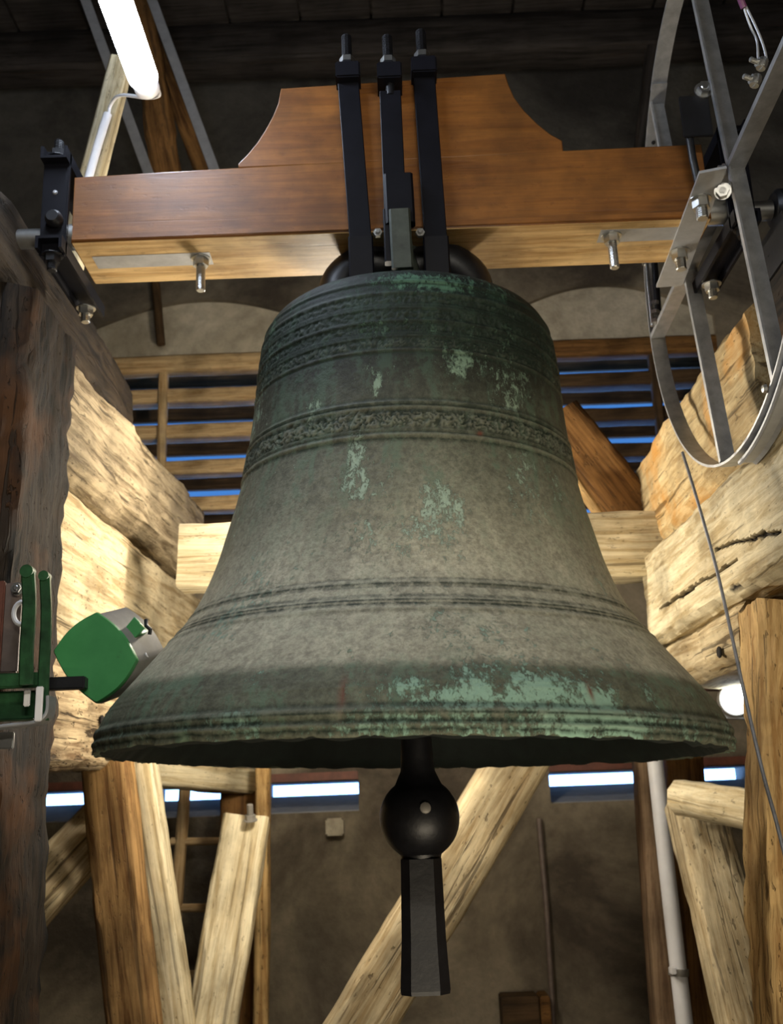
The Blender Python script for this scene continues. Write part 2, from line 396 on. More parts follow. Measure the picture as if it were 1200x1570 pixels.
# tympanum, lintel, louvres of each of the two arched windows
def window(n, W, slat_m, edge_m, ymod, zs):
    x0, x1, z0, z1 = W
    wn = tag(link(bpy.data.objects.new('window_%d' % n, None), None, Matrix.Translation(((x0+x1)/2, WY, z0))), kind='structure')
    ty = filled('tympanum', arch(x0, x1, z1+.09, 4.14, .20), [], .10, M['white_plaster'], Matrix.Translation((0, WY+.085, 0)) @ XZ, wn)
    timber('lintel', (x0, WY+.06, z1+.045), (x1, WY+.06, z1+.045), .09, .10, M['brown_wood'] if n == 2 else M['slat_wood'], parent=wn, rough=.004)
    for z_ in zs:
        timber('slat', (x0, WY+.10, z_), (x1, WY+.10, z_), .11, .075, slat_m, parent=wn, rough=.004, seg=.1, rnd=.006)
    for z_ in [zs[0]+.205]+zs:                          # outer weather boards, sloping down outwards
        bar('weather_board', (x0, WY+.36, z_+.035), (x1, WY+.36, z_+.028), rect(.02, .162 if n == 1 else .135), M['dark_slat'], (0, .25, .97), wn)
    for x in ymod:
        timber('mullion', (x, WY+.05, z0), (x, WY+.05, z1), .045, .05, slat_m, up=(0, 1, 0), parent=wn, rough=.003, rnd=.005)
    return wn
zl = [3.80-.205*i for i in range(5)]
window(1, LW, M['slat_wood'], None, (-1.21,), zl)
window(2, RW, M['dark_slat'], None, (1.45,), zl)  # right slats get a darker wood, their shade put into the colour
k = 3
for a, b_ in slots:                                      # low slit windows; sloping inner sill added and tinted to catch blue glow
    wn = tag(link(bpy.data.objects.new('window_%d' % k, None), None, Matrix.Translation(((a+b_)/2, WY, 1.60))), kind='structure'); k += 1
    mesh('glow_sill_board', [(a, WY+.04, 1.605), (b_, WY+.04, 1.605), (b_, WY+.40, 1.685), (a, WY+.40, 1.685), (a, WY+.04, 1.585), (b_, WY+.04, 1.585), (b_, WY+.40, 1.66), (a, WY+.40, 1.66)],
         [(0, 1, 2, 3), (4, 5, 6, 7), (0, 1, 5, 4), (2, 3, 7, 6), (0, 3, 7, 4), (1, 2, 6, 5)], M['glow_sill_paint'], wn)
    box('head_board', (a, WY-.02, 1.745), (b_, WY+.05, 1.785), M['red_brown'], wn, .003)
    box('outer_board', (a, WY+.42, 1.60), (b_, WY+.45, 1.672), M['dark_slat'], wn, .003)

# ------------------------------------------------------------------ THE BELL
BL = at(632, 1160, 2.52); BL.z = 1.716
BELLM = Matrix.Translation(BL) @ Matrix.Rotation(R(1.7), 4, 'Y')
bell = tag(link(bpy.data.objects.new('bell', None), None, BELLM), 'large green-patinated bronze church bell hanging from the orange wooden yoke', 'bell')
PZ = [0, .02, .05, .10, .16, .24, .32, .42, .52, .64, .76, .88, .97, 1.03, 1.065, 1.085, 1.095]
PR = [.727, .727, .720, .695, .648, .583, .524, .479, .450, .421, .403, .390, .383, .374, .362, .345, .325]
def pr(z_):
    for i in range(len(PZ)-1):
        if z_ <= PZ[i+1]:
            h = PZ[i+1]-PZ[i]; t = (z_-PZ[i])/h
            m0 = (PR[i+1]-PR[i-1])/(PZ[i+1]-PZ[i-1]) if i > 0 else (PR[1]-PR[0])/(PZ[1]-PZ[0])
            m1 = (PR[i+2]-PR[i])/(PZ[i+2]-PZ[i]) if i+2 < len(PZ) else (PR[-1]-PR[-2])/(PZ[-1]-PZ[-2])
            return (2*t**3-3*t*t+1)*PR[i]+(t**3-2*t*t+t)*h*m0+(-2*t**3+3*t*t)*PR[i+1]+(t**3-t*t)*h*m1
    return PR[-1]
RIDGE = [(.021, .0035, .005), (.042, .005, .007), (.049, .003, .004), (.249, .0025, .0035), (.268, .0030, .004), (.274, .0022, .003), (.306, .0022, .003), (.311, .002, .003),
         (.655, .0035, .006), (.668, .003, .003), (.722, .004, .0055), (.733, .003, .003), (.735, .003, .004),
         (.865, .003, .004), (.900, .0035, .004), (.908, .003, .003), (.938, .004, .005), (.972, .0035, .004), (.980, .003, .003), (1.012, .004, .005), (1.045, .003, .004),
         (.088, .0012, .003), (.098, .0012, .003)]
BANDS = [(.674, .716, .0050, 26, 1.2), (.872, .895, .0030, 30, .9), (.912, .934, .0032, 26, .9), (.944, .967, .0034, 26, .9), (.985, .008+1.0, .003, 26, .9)]
YT = [(1135, .0), (1114, .02), (1092, .04), (1055, .08), (1015, .13), (934, .25), (889, .31), (800, .43), (740, .53), (666, .65), (617, .73), (530, .87), (491, .94), (455, 1.0), (430, 1.04), (410, 1.08)]
def y2z(y):
    for i in range(len(YT)-1):
        if YT[i+1][0] <= y: 
            t = (YT[i][0]-y)/(YT[i][0]-YT[i+1][0]); return YT[i][1]+t*(YT[i+1][1]-YT[i][1])
    return 1.08
def blob(px, py, wx, wy, a=1.0):
    z_ = y2z(py); r = pr(z_); s = F/(2.5-r+.25*z_)*.93
    return (math.asin(max(-1, min(1, (px-632+ (z_*6))/s/r))), z_, wx/s/r, wy/s*(1.0+.4*z_), a)
BLOBS = [blob(*b_) for b_ in [(548, 735, 28, 22, 1), (552, 680, 16, 40, .8), (560, 810, 25, 40, .5), (655, 755, 18, 26, 1), (690, 765, 25, 20, .7), (600, 690, 8, 60, .5), (800, 740, 22, 60, .6), (775, 750, 7, 30, .8),
        (610, 1045, 40, 14, 1.0), (640, 1085, 70, 16, 1.1), (700, 1075, 40, 26, 1.1), (745, 1085, 40, 22, 1), (800, 1060, 35, 30, 1.0), (560, 1100, 30, 10, .7), (380, 1090, 30, 12, .8), (300, 1100, 40, 12, .7), (450, 1030, 30, 14, .6),
        (405, 1025, 20, 14, .6), (900, 1060, 40, 30, .7), (990, 1050, 14, 30, .8), (1000, 1100, 60, 14, .9), (760, 1125, 90, 10, 1.1), (900, 1125, 80, 10, .9), (500, 1120, 60, 8, .6), (1080, 1120, 30, 12, .8),
        (490, 605, 16, 26, .9), (700, 545, 30, 20, .8), (660, 435, 50, 12, .6), (780, 600, 40, 30, .5), (580, 585, 10, 20, .7), (850, 700, 24, 60, .6), (620, 425, 160, 10, .4), (640, 500, 140, 10, .5), (540, 1050, 20, 10, .4), (870, 980, 30, 10, .3)]]
REDS = [blob(528, 1058, 5, 24, .8), blob(888, 1052, 4, 14, 1.0), blob(728, 657, 4, 3, 1.0)]
def build_bell():
    NS, zs = 640, []
    z_ = 0.0
    while z_ < 1.095: zs.append(z_); z_ += .0038 if z_ < .11 or .24 < z_ < .32 or .64 < z_ < .75 or z_ > .85 else .009
    zs.append(1.095)
    V, Fc, rel, pat, gro, red = [], [], [], [], [], []
    for z0 in zs:
        r0 = pr(z0); dr = sum(h*math.exp(-((z0-c)/w_)**2*1.6) for c, h, w_ in RIDGE)
        gr = max([math.exp(-((z0-(c-w_*1.9))/(w_*.8))**2)+.6*math.exp(-((z0-(c+w_*1.9))/(w_*.7))**2) for c, h, w_ in RIDGE if h >= .002]+[0])
        dr -= gr*.0012
        bl_ = [b_ for b_ in BLOBS if abs(b_[1]-z0) < b_[3]*2.6]; rl = [b_ for b_ in REDS if abs(b_[1]-z0) < b_[3]*2]
        bd = [b_ for b_ in BANDS if b_[0] < z0 < b_[1]]
        for i in range(NS):
            a = 2*PI*i/NS; ca, sa = math.cos(a), math.sin(a); d = dr; zz_ = z0; g = gr; rr = dr/.0045
            if bd:
                lo, hi, hh, fq, p_ = bd[0]
                q = Vector((ca*fq*r0*6, sa*fq*r0*6, z0*fq*4.5))
                t = abs(noise.noise(q))*2.2; u = max(0, min(1, (t-.25)*3))
                d += hh*(u-.25); rr = max(rr, u*.95); g = max(g, (1-u)*.85)
            d += noise.noise(Vector((ca*5, sa*5, z0*5)))*.0012
            if z0 < .026:                                   # the chipped lip
                c1 = noise.noise(Vector((ca*9, sa*9, 3)))*.6+noise.noise(Vector((ca*26, sa*26, 5)))*.5+noise.noise(Vector((ca*60, sa*60, 9)))*.3
                f = (1-z0/.026); ch = max(0, c1+.15)
                zz_ += ch*.017*f; d -= ch*.010*f
            V.append(((r0+d)*ca, (r0+d)*sa, zz_))
            rel.append(max(0, min(1, rr))); gro.append(min(1, g))
            th = math.atan2(ca, -sa); s_ = 0
            for t0, zc, wt, wz, am in bl_:
                e = ((th-t0)/wt)**2+((z0-zc)/wz)**2
                if e < 6: s_ += am*math.exp(-e*.8)
            if z0 < .05: s_ += .35
            pat.append(min(.82, s_) if z0 < .2 else min(1.15, s_*1.35)); s2 = 0
            for t0, zc, wt, wz, am in rl:
                s2 += am*math.exp(-(((th-t0)/wt)**2+((z0-zc)/wz)**2))
            red.append(s2)
    n = len(zs)
    for j in range(n-1):
        for i in range(NS): Fc.append((j*NS+i, j*NS+(i+1) % NS, (j+1)*NS+(i+1) % NS, (j+1)*NS+i))
    no = len(Fc)
    # top plate
    base = (n-1)*NS
    for r_, z_ in ((.28, 1.103), (.20, 1.108), (.17, 1.112), (.165, 1.135), (.0, 1.138)):
        s = len(V)
        for i in range(NS):
            a = 2*PI*i/NS; V.append((r_*math.cos(a), r_*math.sin(a), z_)); rel.append(0); pat.append(.3); gro.append(0); red.append(0)
        for i in range(NS): Fc.append((base+i, base+(i+1) % NS, s+(i+1) % NS, s+i))
        base = s
    no = len(Fc); base = 0
    for r_, z_ in ((.712, .004), (.690, .0), (.660, .03), (.640, .08), (.600, .15), (.535, .25), (.45, .40), (.40, .60), (.365, .85), (.335, 1.02), (.28, 1.06), (0, 1.07)):
        s = len(V)
        for i in range(NS):
            a = 2*PI*i/NS; dz = noise.noise(Vector((math.cos(a)*14, math.sin(a)*14, 30)))*.006 if z_ < .01 else 0
            V.append((r_*math.cos(a), r_*math.sin(a), z_+dz)); rel.append(0); pat.append(0); gro.append(0); red.append(0)
        for i in range(NS): Fc.append((base+i, base+(i+1) % NS, s+(i+1) % NS, s+i))
        base = s
    me = bpy.data.meshes.new('bell_body'); me.from_pydata(V, [], Fc)
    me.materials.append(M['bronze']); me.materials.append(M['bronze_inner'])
    for i in range(no+640, len(Fc)): me.polygons[i].material_index = 1
    bm = bmesh.new(); bm.from_mesh(me); bmesh.ops.recalc_face_normals(bm, faces=bm.faces); bm.to_mesh(me); bm.free()
    me.polygons.foreach_set('use_smooth', [True]*len(me.polygons))
    for nm, dat in (('relief', rel), ('patina', pat), ('groove', gro), ('red', red)):
        at_ = me.attributes.new(nm, 'FLOAT', 'POINT'); at_.data.foreach_set('value', dat)
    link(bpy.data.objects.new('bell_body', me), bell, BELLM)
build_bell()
# crown: six canon loops round the argent
TOP = BELLM @ Vector((0, 0, 1.13))
lathe('argent', [(.0, -.02), (.075, -.02), (.062, .03), (.055, .16), (.05, .20), (.0, .21)], M['canon_bronze'], Matrix.Translation(TOP), bell)
for a in (180, 0, -90, 90):
    d = Vector((math.cos(R(a)), math.sin(R(a)), 0)); rr = .165 if a in (0, 180) else .13
    pts = spline([TOP+d*(.03)+Vector((0, 0, .15)), TOP+d*(rr*.62)+Vector((0, 0, .165)), TOP+d*rr+Vector((0, 0, .12)), TOP+d*(rr+.015)+Vector((0, 0, .05)), TOP+d*(rr-.01)+Vector((0, 0, -.03))], 6)
    pr_ = circ(.056, 18) if a in (0, 180) else rect(.052, .04, .008)
    sweep('canon', pts, pr_, M['black_iron'] if a in (0, 180) else M['canon_bronze'], bell, up=(-d.y, d.x, 0) if a in (0, 180) else (1, 0, 0))

# ------------------------------------------------------------------ the clapper
cb = at(643, 1254, 2.5)
cl_ = thing('clapper', 'black iron clapper with round ball and long faceted tail below the bell', 'clapper', cb)
S = F/2.42
def turned(prof, x0, z0): pass
prof = [(.0, 1.20), (.022, 1.20), (.024, .50), (.034, .22), (.038, .135), (.040, .105)]
for i in range(1, 14):
    t = PI*(.15+.70*i/14); prof.append((.092*math.sin(t), .092*math.cos(t)))
prof += [(.047, -.080), (.0435, -.092), (.042, -.10), (.0, -.10)]
lathe('ball_and_shaft', prof[::-1], M['clapper_iron'], Matrix.Translation(cb), cl_, 48, True, 35)
def octo(wx, wy, c): return [(-wx+c, -wy), (wx-c, -wy), (wx, -wy+c), (wx, wy-c), (wx-c, wy), (-wx+c, wy), (-wx, wy-c), (-wx, -wy+c)]
e = at(652, 1521, 2.5); V, Fc = [], []
for k_, (t, s_) in enumerate(((0, .046), (.12, .0465), (.6, .049), (.97, .0545), (1.0, .053))):
    p = cb.lerp(e, .24+.76*t)
    for x, y in octo(s_, s_, s_*.42): V.append((p.x-cb.x+x, p.y-cb.y+y, p.z-cb.z))
for k_ in range(4):
    for j in range(8): Fc.append((k_*8+j, k_*8+(j+1) % 8, k_*8+8+(j+1) % 8, k_*8+8+j))
Fc += [tuple(range(8)), tuple(range(32, 40))]
mesh('tail', V, Fc, M['clapper_iron'], cl_, Matrix.Translation(cb))
sp = at(651, 1241, 2.5); nn = Vector((.012, -.9, .25)).normalized()
o = lathe('worn_spot', [(0, .0), (.013, .0), (.012, .004), (.008, .006), (0, .0065)], M['grey_metal'], axisframe(cb+(Vector((sp.x-cb.x, -.09, .022)).normalized()*.0915), Vector((sp.x-cb.x, -.09, .022))), cl_, 12)
tag(o, 'pale worn spot on the clapper ball')

# ------------------------------------------------------------------ the yoke
YF, YB = 2.40, 2.62; YC = (YF+YB)/2; Z0 = 3.045
yoke = thing('bell_yoke', 'orange varnished wooden yoke beam with raised curved middle above the bell', 'yoke', (0, YC, Z0))
def outline(px): return [(at(a, b_, YF).x, at(a, b_, YF).z) for a, b_ in px]
ZS = 3.245; ZT = 3.490; XL, XR = -.80, .855
cl1 = [(432, 137), (428, 158), (420, 178), (408, 200), (395, 220), (380, 238), (367, 251)]
cr1 = [(773, 114), (778, 130), (787, 150), (802, 170), (822, 190), (843, 207), (860, 216)]
L1 = outline(cl1); R1 = outline(cr1)
zb = ZS
lower = [(XL, Z0), (XR, Z0), (XR, ZS+.016), (R1[-1][0]+.0, ZS+.012), (L1[-1][0], ZS-.002), (XL, ZS-.012)]
joint = .325   # glue line of the block
zj = Z0+.215
def plank_part(name, pl, y0=YF, y1=YB):
    return filled(name, pl, [], y1-y0, M['yoke_wood'], Matrix.Translation((0, (y0+y1)/2, 0)) @ XZ, yoke, .003)
plank_part('lower_beam', lower)
up_left = [(x, z_) for x, z_ in L1][::-1]
ul = [(L1[-1][0], ZS+.004), (R1[-1][0], ZS+.013)]+[(x, z_) for x, z_ in R1[::-1]]+[(x, z_) for x, z_ in L1]
plank_part('raised_block', ul)
M['bare_wood'] = wood('bare_wood', (.46, .27, .10), (.72, .50, .24), crack_amt=.3, bmp=.1, rough=.5)
o = box('underside_board', (XL, YF+.002, Z0-.005), (XR, YB-.002, Z0), M['bare_wood'], yoke); tag(o, 'paler bare wood underside')
# the thin cover strip along the lower edge
box('edge_strip', (XL, YF-.006, Z0), (XR, YF, Z0+.016), M['yoke_wood'], yoke, .0015)
# steel strips let into the underside, each with a long stud
def strip(x0, x1, xb, y0=2.475, y1=2.545):
    o = box('steel_strip', (x0, y0, Z0-.006), (x1, y1, Z0+.004), M['steel_strip'], yoke, .0015)
    return o
s1 = at(308, 400, 2.5)
def under(px, py, z_=Z0-.006):
    d = ray(px, py); return CAM+d*((z_-1.6)/d.z)
pL = under(308, 397); pRr = under(937, 362)
box('steel_strip', (XL+.03, pL.y-.033, Z0-.006), (pL.x+.03, pL.y+.033, Z0+.003), M['steel_strip'], yoke, .0015)
box('steel_strip', (pRr.x-.035, pRr.y-.033, Z0-.006), (XR-.01, pRr.y+.033, Z0+.003), M['steel_strip'], yoke, .0015)
for p in (pL, pRr):
    bolt(p, (0, 0, -1), .0125, .095, yoke, M['chrome'], .021)
# suspension straps on the front, each with a cap and threaded rod above the yoke
for (xt, yt, xb, yb, wpx, Ys, up_) in ((534, 130, 553, 372, 33, 2.375, 0), (650, 122, 668, 372, 34, 2.375, 0), (598, 142, 606, 330, 33, 2.352, .022)):
    A = at(xb, yb, Ys); B = at(xt, yt, Ys); wd = wpx/F*2.75
    if up_: lathe('neck', [(0, -.01), (.012, -.01), (.012, up_+.01), (0, up_+.01)], M['black_iron'], Matrix.Translation(B), yoke, 12)
    bar('strap', A, B, rect(.016, wd, .002), M['black_paint'], up=(1, 0, 0), parent=yoke)
    # back strap and cap over the top
    Tp = B+Vector((0, 0, .0)); ztop = max(B.z, 3.50)
    box('strap_cap', (B.x-wd*.58, Ys-.035, B.z+up_), (B.x+wd*.58, YB+.05, B.z+up_+.05), M['black_paint'], yoke, .004)
    q = Vector((B.x-.002, Ys+.012, B.z+up_+.05))
    bolt(q, (0, 0, 1), .014, .115, yoke, M['black_iron'], .022)
    o = lathe('lock_nut', [(0, 0), (.021, 0), (.021, .016), (.0, .016)], M['chrome'], Matrix.Translation(q+Vector((0, 0, .026))), yoke, 6, False)
    bar('strap_back', (A.x, YB+.02, A.z), (B.x, YB+.02, B.z), rect(.016, wd, .002), M['black_paint'], up=(1, 0, 0), parent=yoke)
    # foot linking the strap to its canon loop
    A2 = A+Vector((0, .10, -.10)) if xb != 606 else A+Vector((0, .06, -.02))
    bar('strap_foot', A+Vector((0, -.0, .012)), A+Vector((0, .012, -.13)), rect(.03, wd*1.12, .004), M['black_paint'], up=(1, 0, 0), parent=yoke)
for px in (579, 644):
    p = at(px, 360, 2.37); bolt(p, (0, -1, .0), .007, .02, yoke, M['chrome'], .012, washer=False)
# central forked hook over the front canon
A = at(610, 270, 2.345); bar('centre_hook', A, at(614, 345, 2.345), rect(.03, .075, .006), M['black_paint'], up=(1, 0, 0), parent=yoke)
A = at(612, 322, 2.325); B = at(617, 412, 2.345)
o = bar('canon_bar', A, B, rect(.02, .054, .006), M['canon_bronze'], up=(1, 0, 0), parent=yoke); tag(o, 'grey-green bronze bar between the straps')

# black clamps at both ends of the yoke, with the gudgeon pin each carries
def clamp(x, sx, zoff=0):
    zb_, zt_ = Z0-.012, ZS+.015
    def ch(z0, z1, y0, y1, nm):
        # channel: web and two flanges
        w_ = .034
        prof = [(-w_, 0), (w_, 0), (w_, z1-z0), (w_-.008, z1-z0), (w_-.008, .008), (-w_+.008, .008), (-w_+.008, z1-z0), (-w_, z1-z0)]
        bar(nm, (x, y0, z0 if nm == 'top_channel' else z1), (x, y1, z0 if nm == 'top_channel' else z1), prof if nm == 'top_channel' else [(a, -b_) for a, b_ in prof], M['black_paint'], parent=yoke)
    ch(zt_, zt_+.035, 2.345, 2.70, 'top_channel'); ch(zb_-.035, zb_, 2.345, 2.74, 'bottom_channel')
    box('clamp_plate', (x-.034, YF-.026, zb_-.04), (x+.034, YF-.010, zt_+.04), M['black_paint'], yoke, .003)
    for y in (YF-.018+.0, YB+.055):
        bolt((x, y, zt_+.02), (0, 0, 1), .013, .055, yoke, M['black_iron'], .021)
        bolt((x+(0.0), y, zb_-.036), (0, 0, -1), .013, .045, yoke, M['chrome'] if y > 2.5 else M['black_iron'], .021)
    lathe('rivet', [(0, 0), (.007, 0), (.005, .004), (0, .005)], M['steel_strip'], axisframe((x, YF-.026, Z0+.13), (0, -1, 0)), yoke, 10)
    lathe('boss', [(0, 0), (.022, 0), (.022, .02), (.015, .03), (0, .03)], M['black_iron'], axisframe((x-.005*sx, YF-.026, Z0+.045), (0, -1, 0)), yoke, 14)
clamp(-.842, -1); clamp(.93, 1)
for sx, x0 in ((-1, -.80), (1, .855)):
    lathe('gudgeon_pin', [(0, 0), (.034, 0), (.034, .08), (.026, .082), (.026, .17), (0, .17)], M['chrome'], axisframe((x0, 2.43, 3.075), (sx, 0, 0)), yoke, 20)
    # pillow block of the bearing stands on the frame
    xb_ = x0+sx*.205
    t = thing('bearing', 'black pillow block carrying the %s end of the yoke' % ('left' if sx < 0 else 'right'), 'bearing', (xb_, 2.47, 3.02))
    lathe('housing', [(0, -.03), (.045, -.03), (.055, -.02), (.055, .02), (.045, .03), (0, .03)], M['black_iron'], axisframe((xb_, 2.43, 3.075), (1, 0, 0)), t, 20)
    box('foot', (xb_-.04, 2.34, 2.96 if sx < 0 else 2.90), (xb_+.04, 2.60, 3.035), M['black_iron'], t, .008)
    for y in (2.36, 2.58): bolt((xb_, y-.0, 3.035), (0, 0, 1), .009, .035, t, M['chrome'], .015)

# ------------------------------------------------------------------ the galvanised wheel
WC = Vector((.87, 2.478, 3.145)); WR = .717; WA = .02
wd_ = Vector((math.sin(WA), math.cos(WA), 0)); wnrm = Vector((math.cos(WA), -math.sin(WA), 0))
wheel = thing('bell_wheel', 'galvanised steel bell wheel with flat rim and angle-iron spokes at the yoke end', 'wheel', WC)  # the ringing wheel of the bell
def onw(px, py, off=0):
    d = ray(px, py); p0 = Vector((.87, 2.5, 3.1)); return CAM+d*((p0-CAM).dot(wnrm)/d.dot(wnrm))+wnrm*off
pts = [WC+wnrm*.023+wd_*(WR*math.cos(2*PI*i/96))+Vector((0, 0, WR*math.sin(2*PI*i/96))) for i in range(96)]
# split in three bent flats with lapped joints
def arc(a0, a1, r, off, n=40): return [WC+wnrm*off+wd_*(r*math.cos(R(a0+(a1-a0)*i/n)))+Vector((0, 0, r*math.sin(R(a0+(a1-a0)*i/n)))) for i in range(n+1)]
for a0, a1, r in ((-97, 62, WR), (60, 168, WR+.0072), (166, 265, WR)):
    sweep('rim', arc(a0, a1, r, .023), [(-.0035, -.024), (.0035, -.024), (.0035, .024), (-.0035, .024)], M['galvanised'], wheel, up=tuple(wnrm), smooth=False)
sweep('rope_groove', arc(-128, -88, WR+.018, .030, 18), [(-.011, -.020), (-.007, -.024), (.0, -.024), (.005, -.012), (.005, .012), (.0, .024), (-.007, .024), (-.011, .020), (-.004, .012), (-.004, -.012)][::-1], M['steel_strip'], wheel, up=tuple(wnrm))
LP = [(0, 0), (.040, 0), (.040, .005), (.005, .005), (.005, .036), (0, .036)]
def spoke(P, Q, prof, nm='spoke'):
    return bar(nm, P, Q, prof, M['galvanised'], up=tuple(wnrm), parent=wheel)
def flip(p): return [(-a, b_) for a, b_ in p]
LPW = [(0, 0), (.016, 0), (.016, .005), (.005, .005), (.005, .044), (0, .044)]
def on_rim(P, Q):                      # stretch the line PQ until it meets the rim
    d = (Q-P).normalized(); o_ = P-WC; b_ = o_.dot(d); c = o_.dot(o_)-(WR-.004)**2; s_ = math.sqrt(max(0, b_*b_-c)); return P+d*(-b_-s_), P+d*(-b_+s_)
a1, a2 = on_rim(onw(1114, 262), onw(1184, 600)); spoke(a1, a2, flip(LPW) if a1.z > a2.z else LPW)
a1, a2 = on_rim(onw(1008, 225), onw(1098, 690)); spoke(a1, a2, flip(LPW) if a1.z > a2.z else LPW)
a1, a2 = on_rim(onw(1197, 75), onw(1020, 470)); spoke(a1, a2, LPW)
B1, B2 = a1, a2
# dark plate and rod on the near face, with its bolt
box('clip_plate', (at(1046, 205, 2.33).x, 2.32, at(1046, 213, 2.33).z), (at(1088, 180, 2.33).x, 2.328, at(1064, 150, 2.33).z), M['black_iron'], wheel, .002)
bolt(at(1076, 143, 2.33)+Vector((0, -.01, 0)), (0, -1, 0), .010, .02, wheel, M['chrome'], .018)
A = at(1056, 208, 2.335); sweep('clip_rod', [A, at(1062, 245, 2.335), at(1070, 280, 2.345)], circ(.010), M['black_iron'], wheel, up=(0, 1, 0))
# horizontal gusset under the yoke with two big studs
def und(px, py): return under(px, py, Z0-.010)
g = [und(1072, 266), und(1114, 258), und(1046, 438), und(1006, 441)]
V = [Vector((p.x, p.y, Z0-.010)) for p in g]; V += [v+Vector((0, 0, .007)) for v in V]; O_ = V[0].copy()
mesh('gusset', [v-O_ for v in V], [(0, 1, 2, 3), (4, 5, 6, 7), (0, 1, 5, 4), (1, 2, 6, 5), (2, 3, 7, 6), (3, 0, 4, 7)], M['steel_strip'], wheel, Matrix.Translation(O_))
for a, b_ in ((1073, 306), (1041, 386)):
    bolt(und(a, b_), (0, 0, -1), .015, .055, wheel, M['chrome'], .022)
bolt(und(1107, 288)+Vector((0, 0, -.01)), (-.3, -.8, -.3), .009, .016, wheel, M['chrome'], .016)
bolt(onw(1113, 262, -.006), (-1, 0, 0), .008, .02, wheel, M['chrome'], .014)
bolt(onw(1121, 287, -.004), (-1, 0, 0), .006, .012, wheel, M['chrome'], .011)
lathe('weld_nut', [(0, 0), (.011, 0), (.009, .008), (0, .01)], M['chrome'], axisframe(onw(1176, 596, -.003), (-1, 0, 0)), wheel, 8)
for a in (148, 155.5):
    c = WC+wnrm*.023+wd_*((WR-.004)*math.cos(R(a)))
for a in (38, 47):                     # holes in the rim read as dark rivets
    p = WC+wnrm*.023+wd_*((WR-.0036)*math.cos(R(a)))+Vector((0, 0, (WR-.0036)*math.sin(R(a))))
    lathe('rim_rivet', [(0, 0), (.007, 0), (.006, .003), (0, .003)], M['black_iron'], axisframe(p, WC-p), wheel, 10)
# turnbuckle hanging at the far side of the rim
t = thing('turnbuckle', 'chromed turnbuckle rod hanging inside the left edge of the wheel rim', 'turnbuckle', at(998, 400, 3.12))
sweep('eye', [at(990+9*math.cos(R(a))+5, 402+12*math.sin(R(a)), 3.10) for a in range(-200, 30, 20)], circ(.005, 8), M['chrome'], t, up=(0, 1, 0))
sweep('rod', [at(990, 396, 3.10), at(994, 440, 3.10), at(1000, 500, 3.10)], circ(.007, 10), M['chrome'], t, up=(0, 1, 0))
sweep('back_rod', [at(1003, 398, 3.10), at(1006, 440, 3.10), at(1009, 478, 3.10)], circ(.011, 10), M['black_iron'], t, up=(0, 1, 0))
for py in (468, 482, 496):
    lathe('nut', [(0, 0), (.016, 0), (.016, .012), (0, .012)], M['chrome'], axisframe(at(1004, py, 3.10), (0.1, 0, 1)), t, 6, False)

# ropes
def cable(name, label, pts, r, mat):
    o = sweep(name, spline(pts, 10), circ(r, 8), mat, None, up=(0, 1, 0)); return tag(o, label, 'cable')
cable('wire_cable', 'thin grey wire cable running down from the wheel rim past the right post', [at(1046, 694, 2.60), at(1068, 765, 2.50), at(1100, 880, 2.40), at(1138, 1050, 2.30), at(1168, 1180, 2.2), at(1200, 1300, 2.1), at(1260, 1560, 2.0)], .0042, M['cable_grey'])
t = thing('pull_wire', 'pair of steel wires with purple sleeve clamped to the upper right spoke', 'cable', at(1160, 110, 1.95))
sweep('sleeve', [at(1125, -30, 1.85), at(1133, -6, 1.87), at(1140, 12, 1.88)], circ(.007, 8), plain('purple_sleeve', (.16, .05, .12), .4), t, up=(0, 1, 0))
sweep('wire', spline([at(1139, 8, 1.88), at(1150, 40, 1.89), at(1160, 62, 1.9), at(1162, 92, 1.9)], 6), circ(.0028, 8), M['steel_strip'], t, up=(0, 1, 0))
sweep('wire', spline([at(1142, 8, 1.88), at(1158, 40, 1.88), at(1170, 70, 1.88), at(1176, 95, 1.88)], 6), circ(.0028, 8), M['steel_strip'], t, up=(0, 1, 0))
for a, b_ in ((1168, 98), (1158, 124)):
    p = at(a, b_, 1.86)
    lathe('wire_grip', [(0, -.012), (.010, -.012), (.012, 0), (.010, .012), (0, .012)], M['chrome'], axisframe(p, (.4, 0, 1)), t, 10)
    bolt(p, (-.9, -.3, .2), .006, .03, t, M['chrome'], .011)

# ------------------------------------------------------------------ old timbers of the bell frame, left side
def beam(name, label, *a, cat='beam', **k_):
    return tag(timber(name, *a, **k_), label, cat)
def rot(x, y, z_):
    d = noise.noise(Vector((x*9, y*9, z_*9)))*.02; return y+d, z_+d
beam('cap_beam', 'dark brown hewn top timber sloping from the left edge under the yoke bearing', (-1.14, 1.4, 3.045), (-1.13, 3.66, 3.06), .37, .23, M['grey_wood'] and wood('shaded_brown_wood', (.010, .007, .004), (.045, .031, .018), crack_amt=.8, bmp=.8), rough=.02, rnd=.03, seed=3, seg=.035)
beam('frame_beam', 'pale worn frame timber with rounded end beside the left louvre window', (-1.12, 2.83, 2.79), (-1.06, 4.78, 2.84), .34, .39, M['grey_wood'] and wood('worn_pale_wood', (.14, .10, .055), (.44, .35, .22), crack_amt=.75), rough=.02, rnd=.05, seed=12, seg=.035)
beam('frame_beam', 'wide pale timber left of the bell behind the green box', (-1.17, 2.83, 2.34), (-1.13, 5.12, 2.38), .36, .50, M['pale_wood'], rough=.010, rnd=.02, seed=21, seg=.04)
beam('frame_beam', 'rough split timber under the green box at the lower left of the bell', (-1.13, 2.83, 1.90), (-1.12, 3.72, 1.93), .30, .32, wood('split_wood', (.16, .10, .05), (.52, .40, .24), crack_amt=.9, bmp=.9), rough=.018, rnd=.03, seed=31, seg=.03)
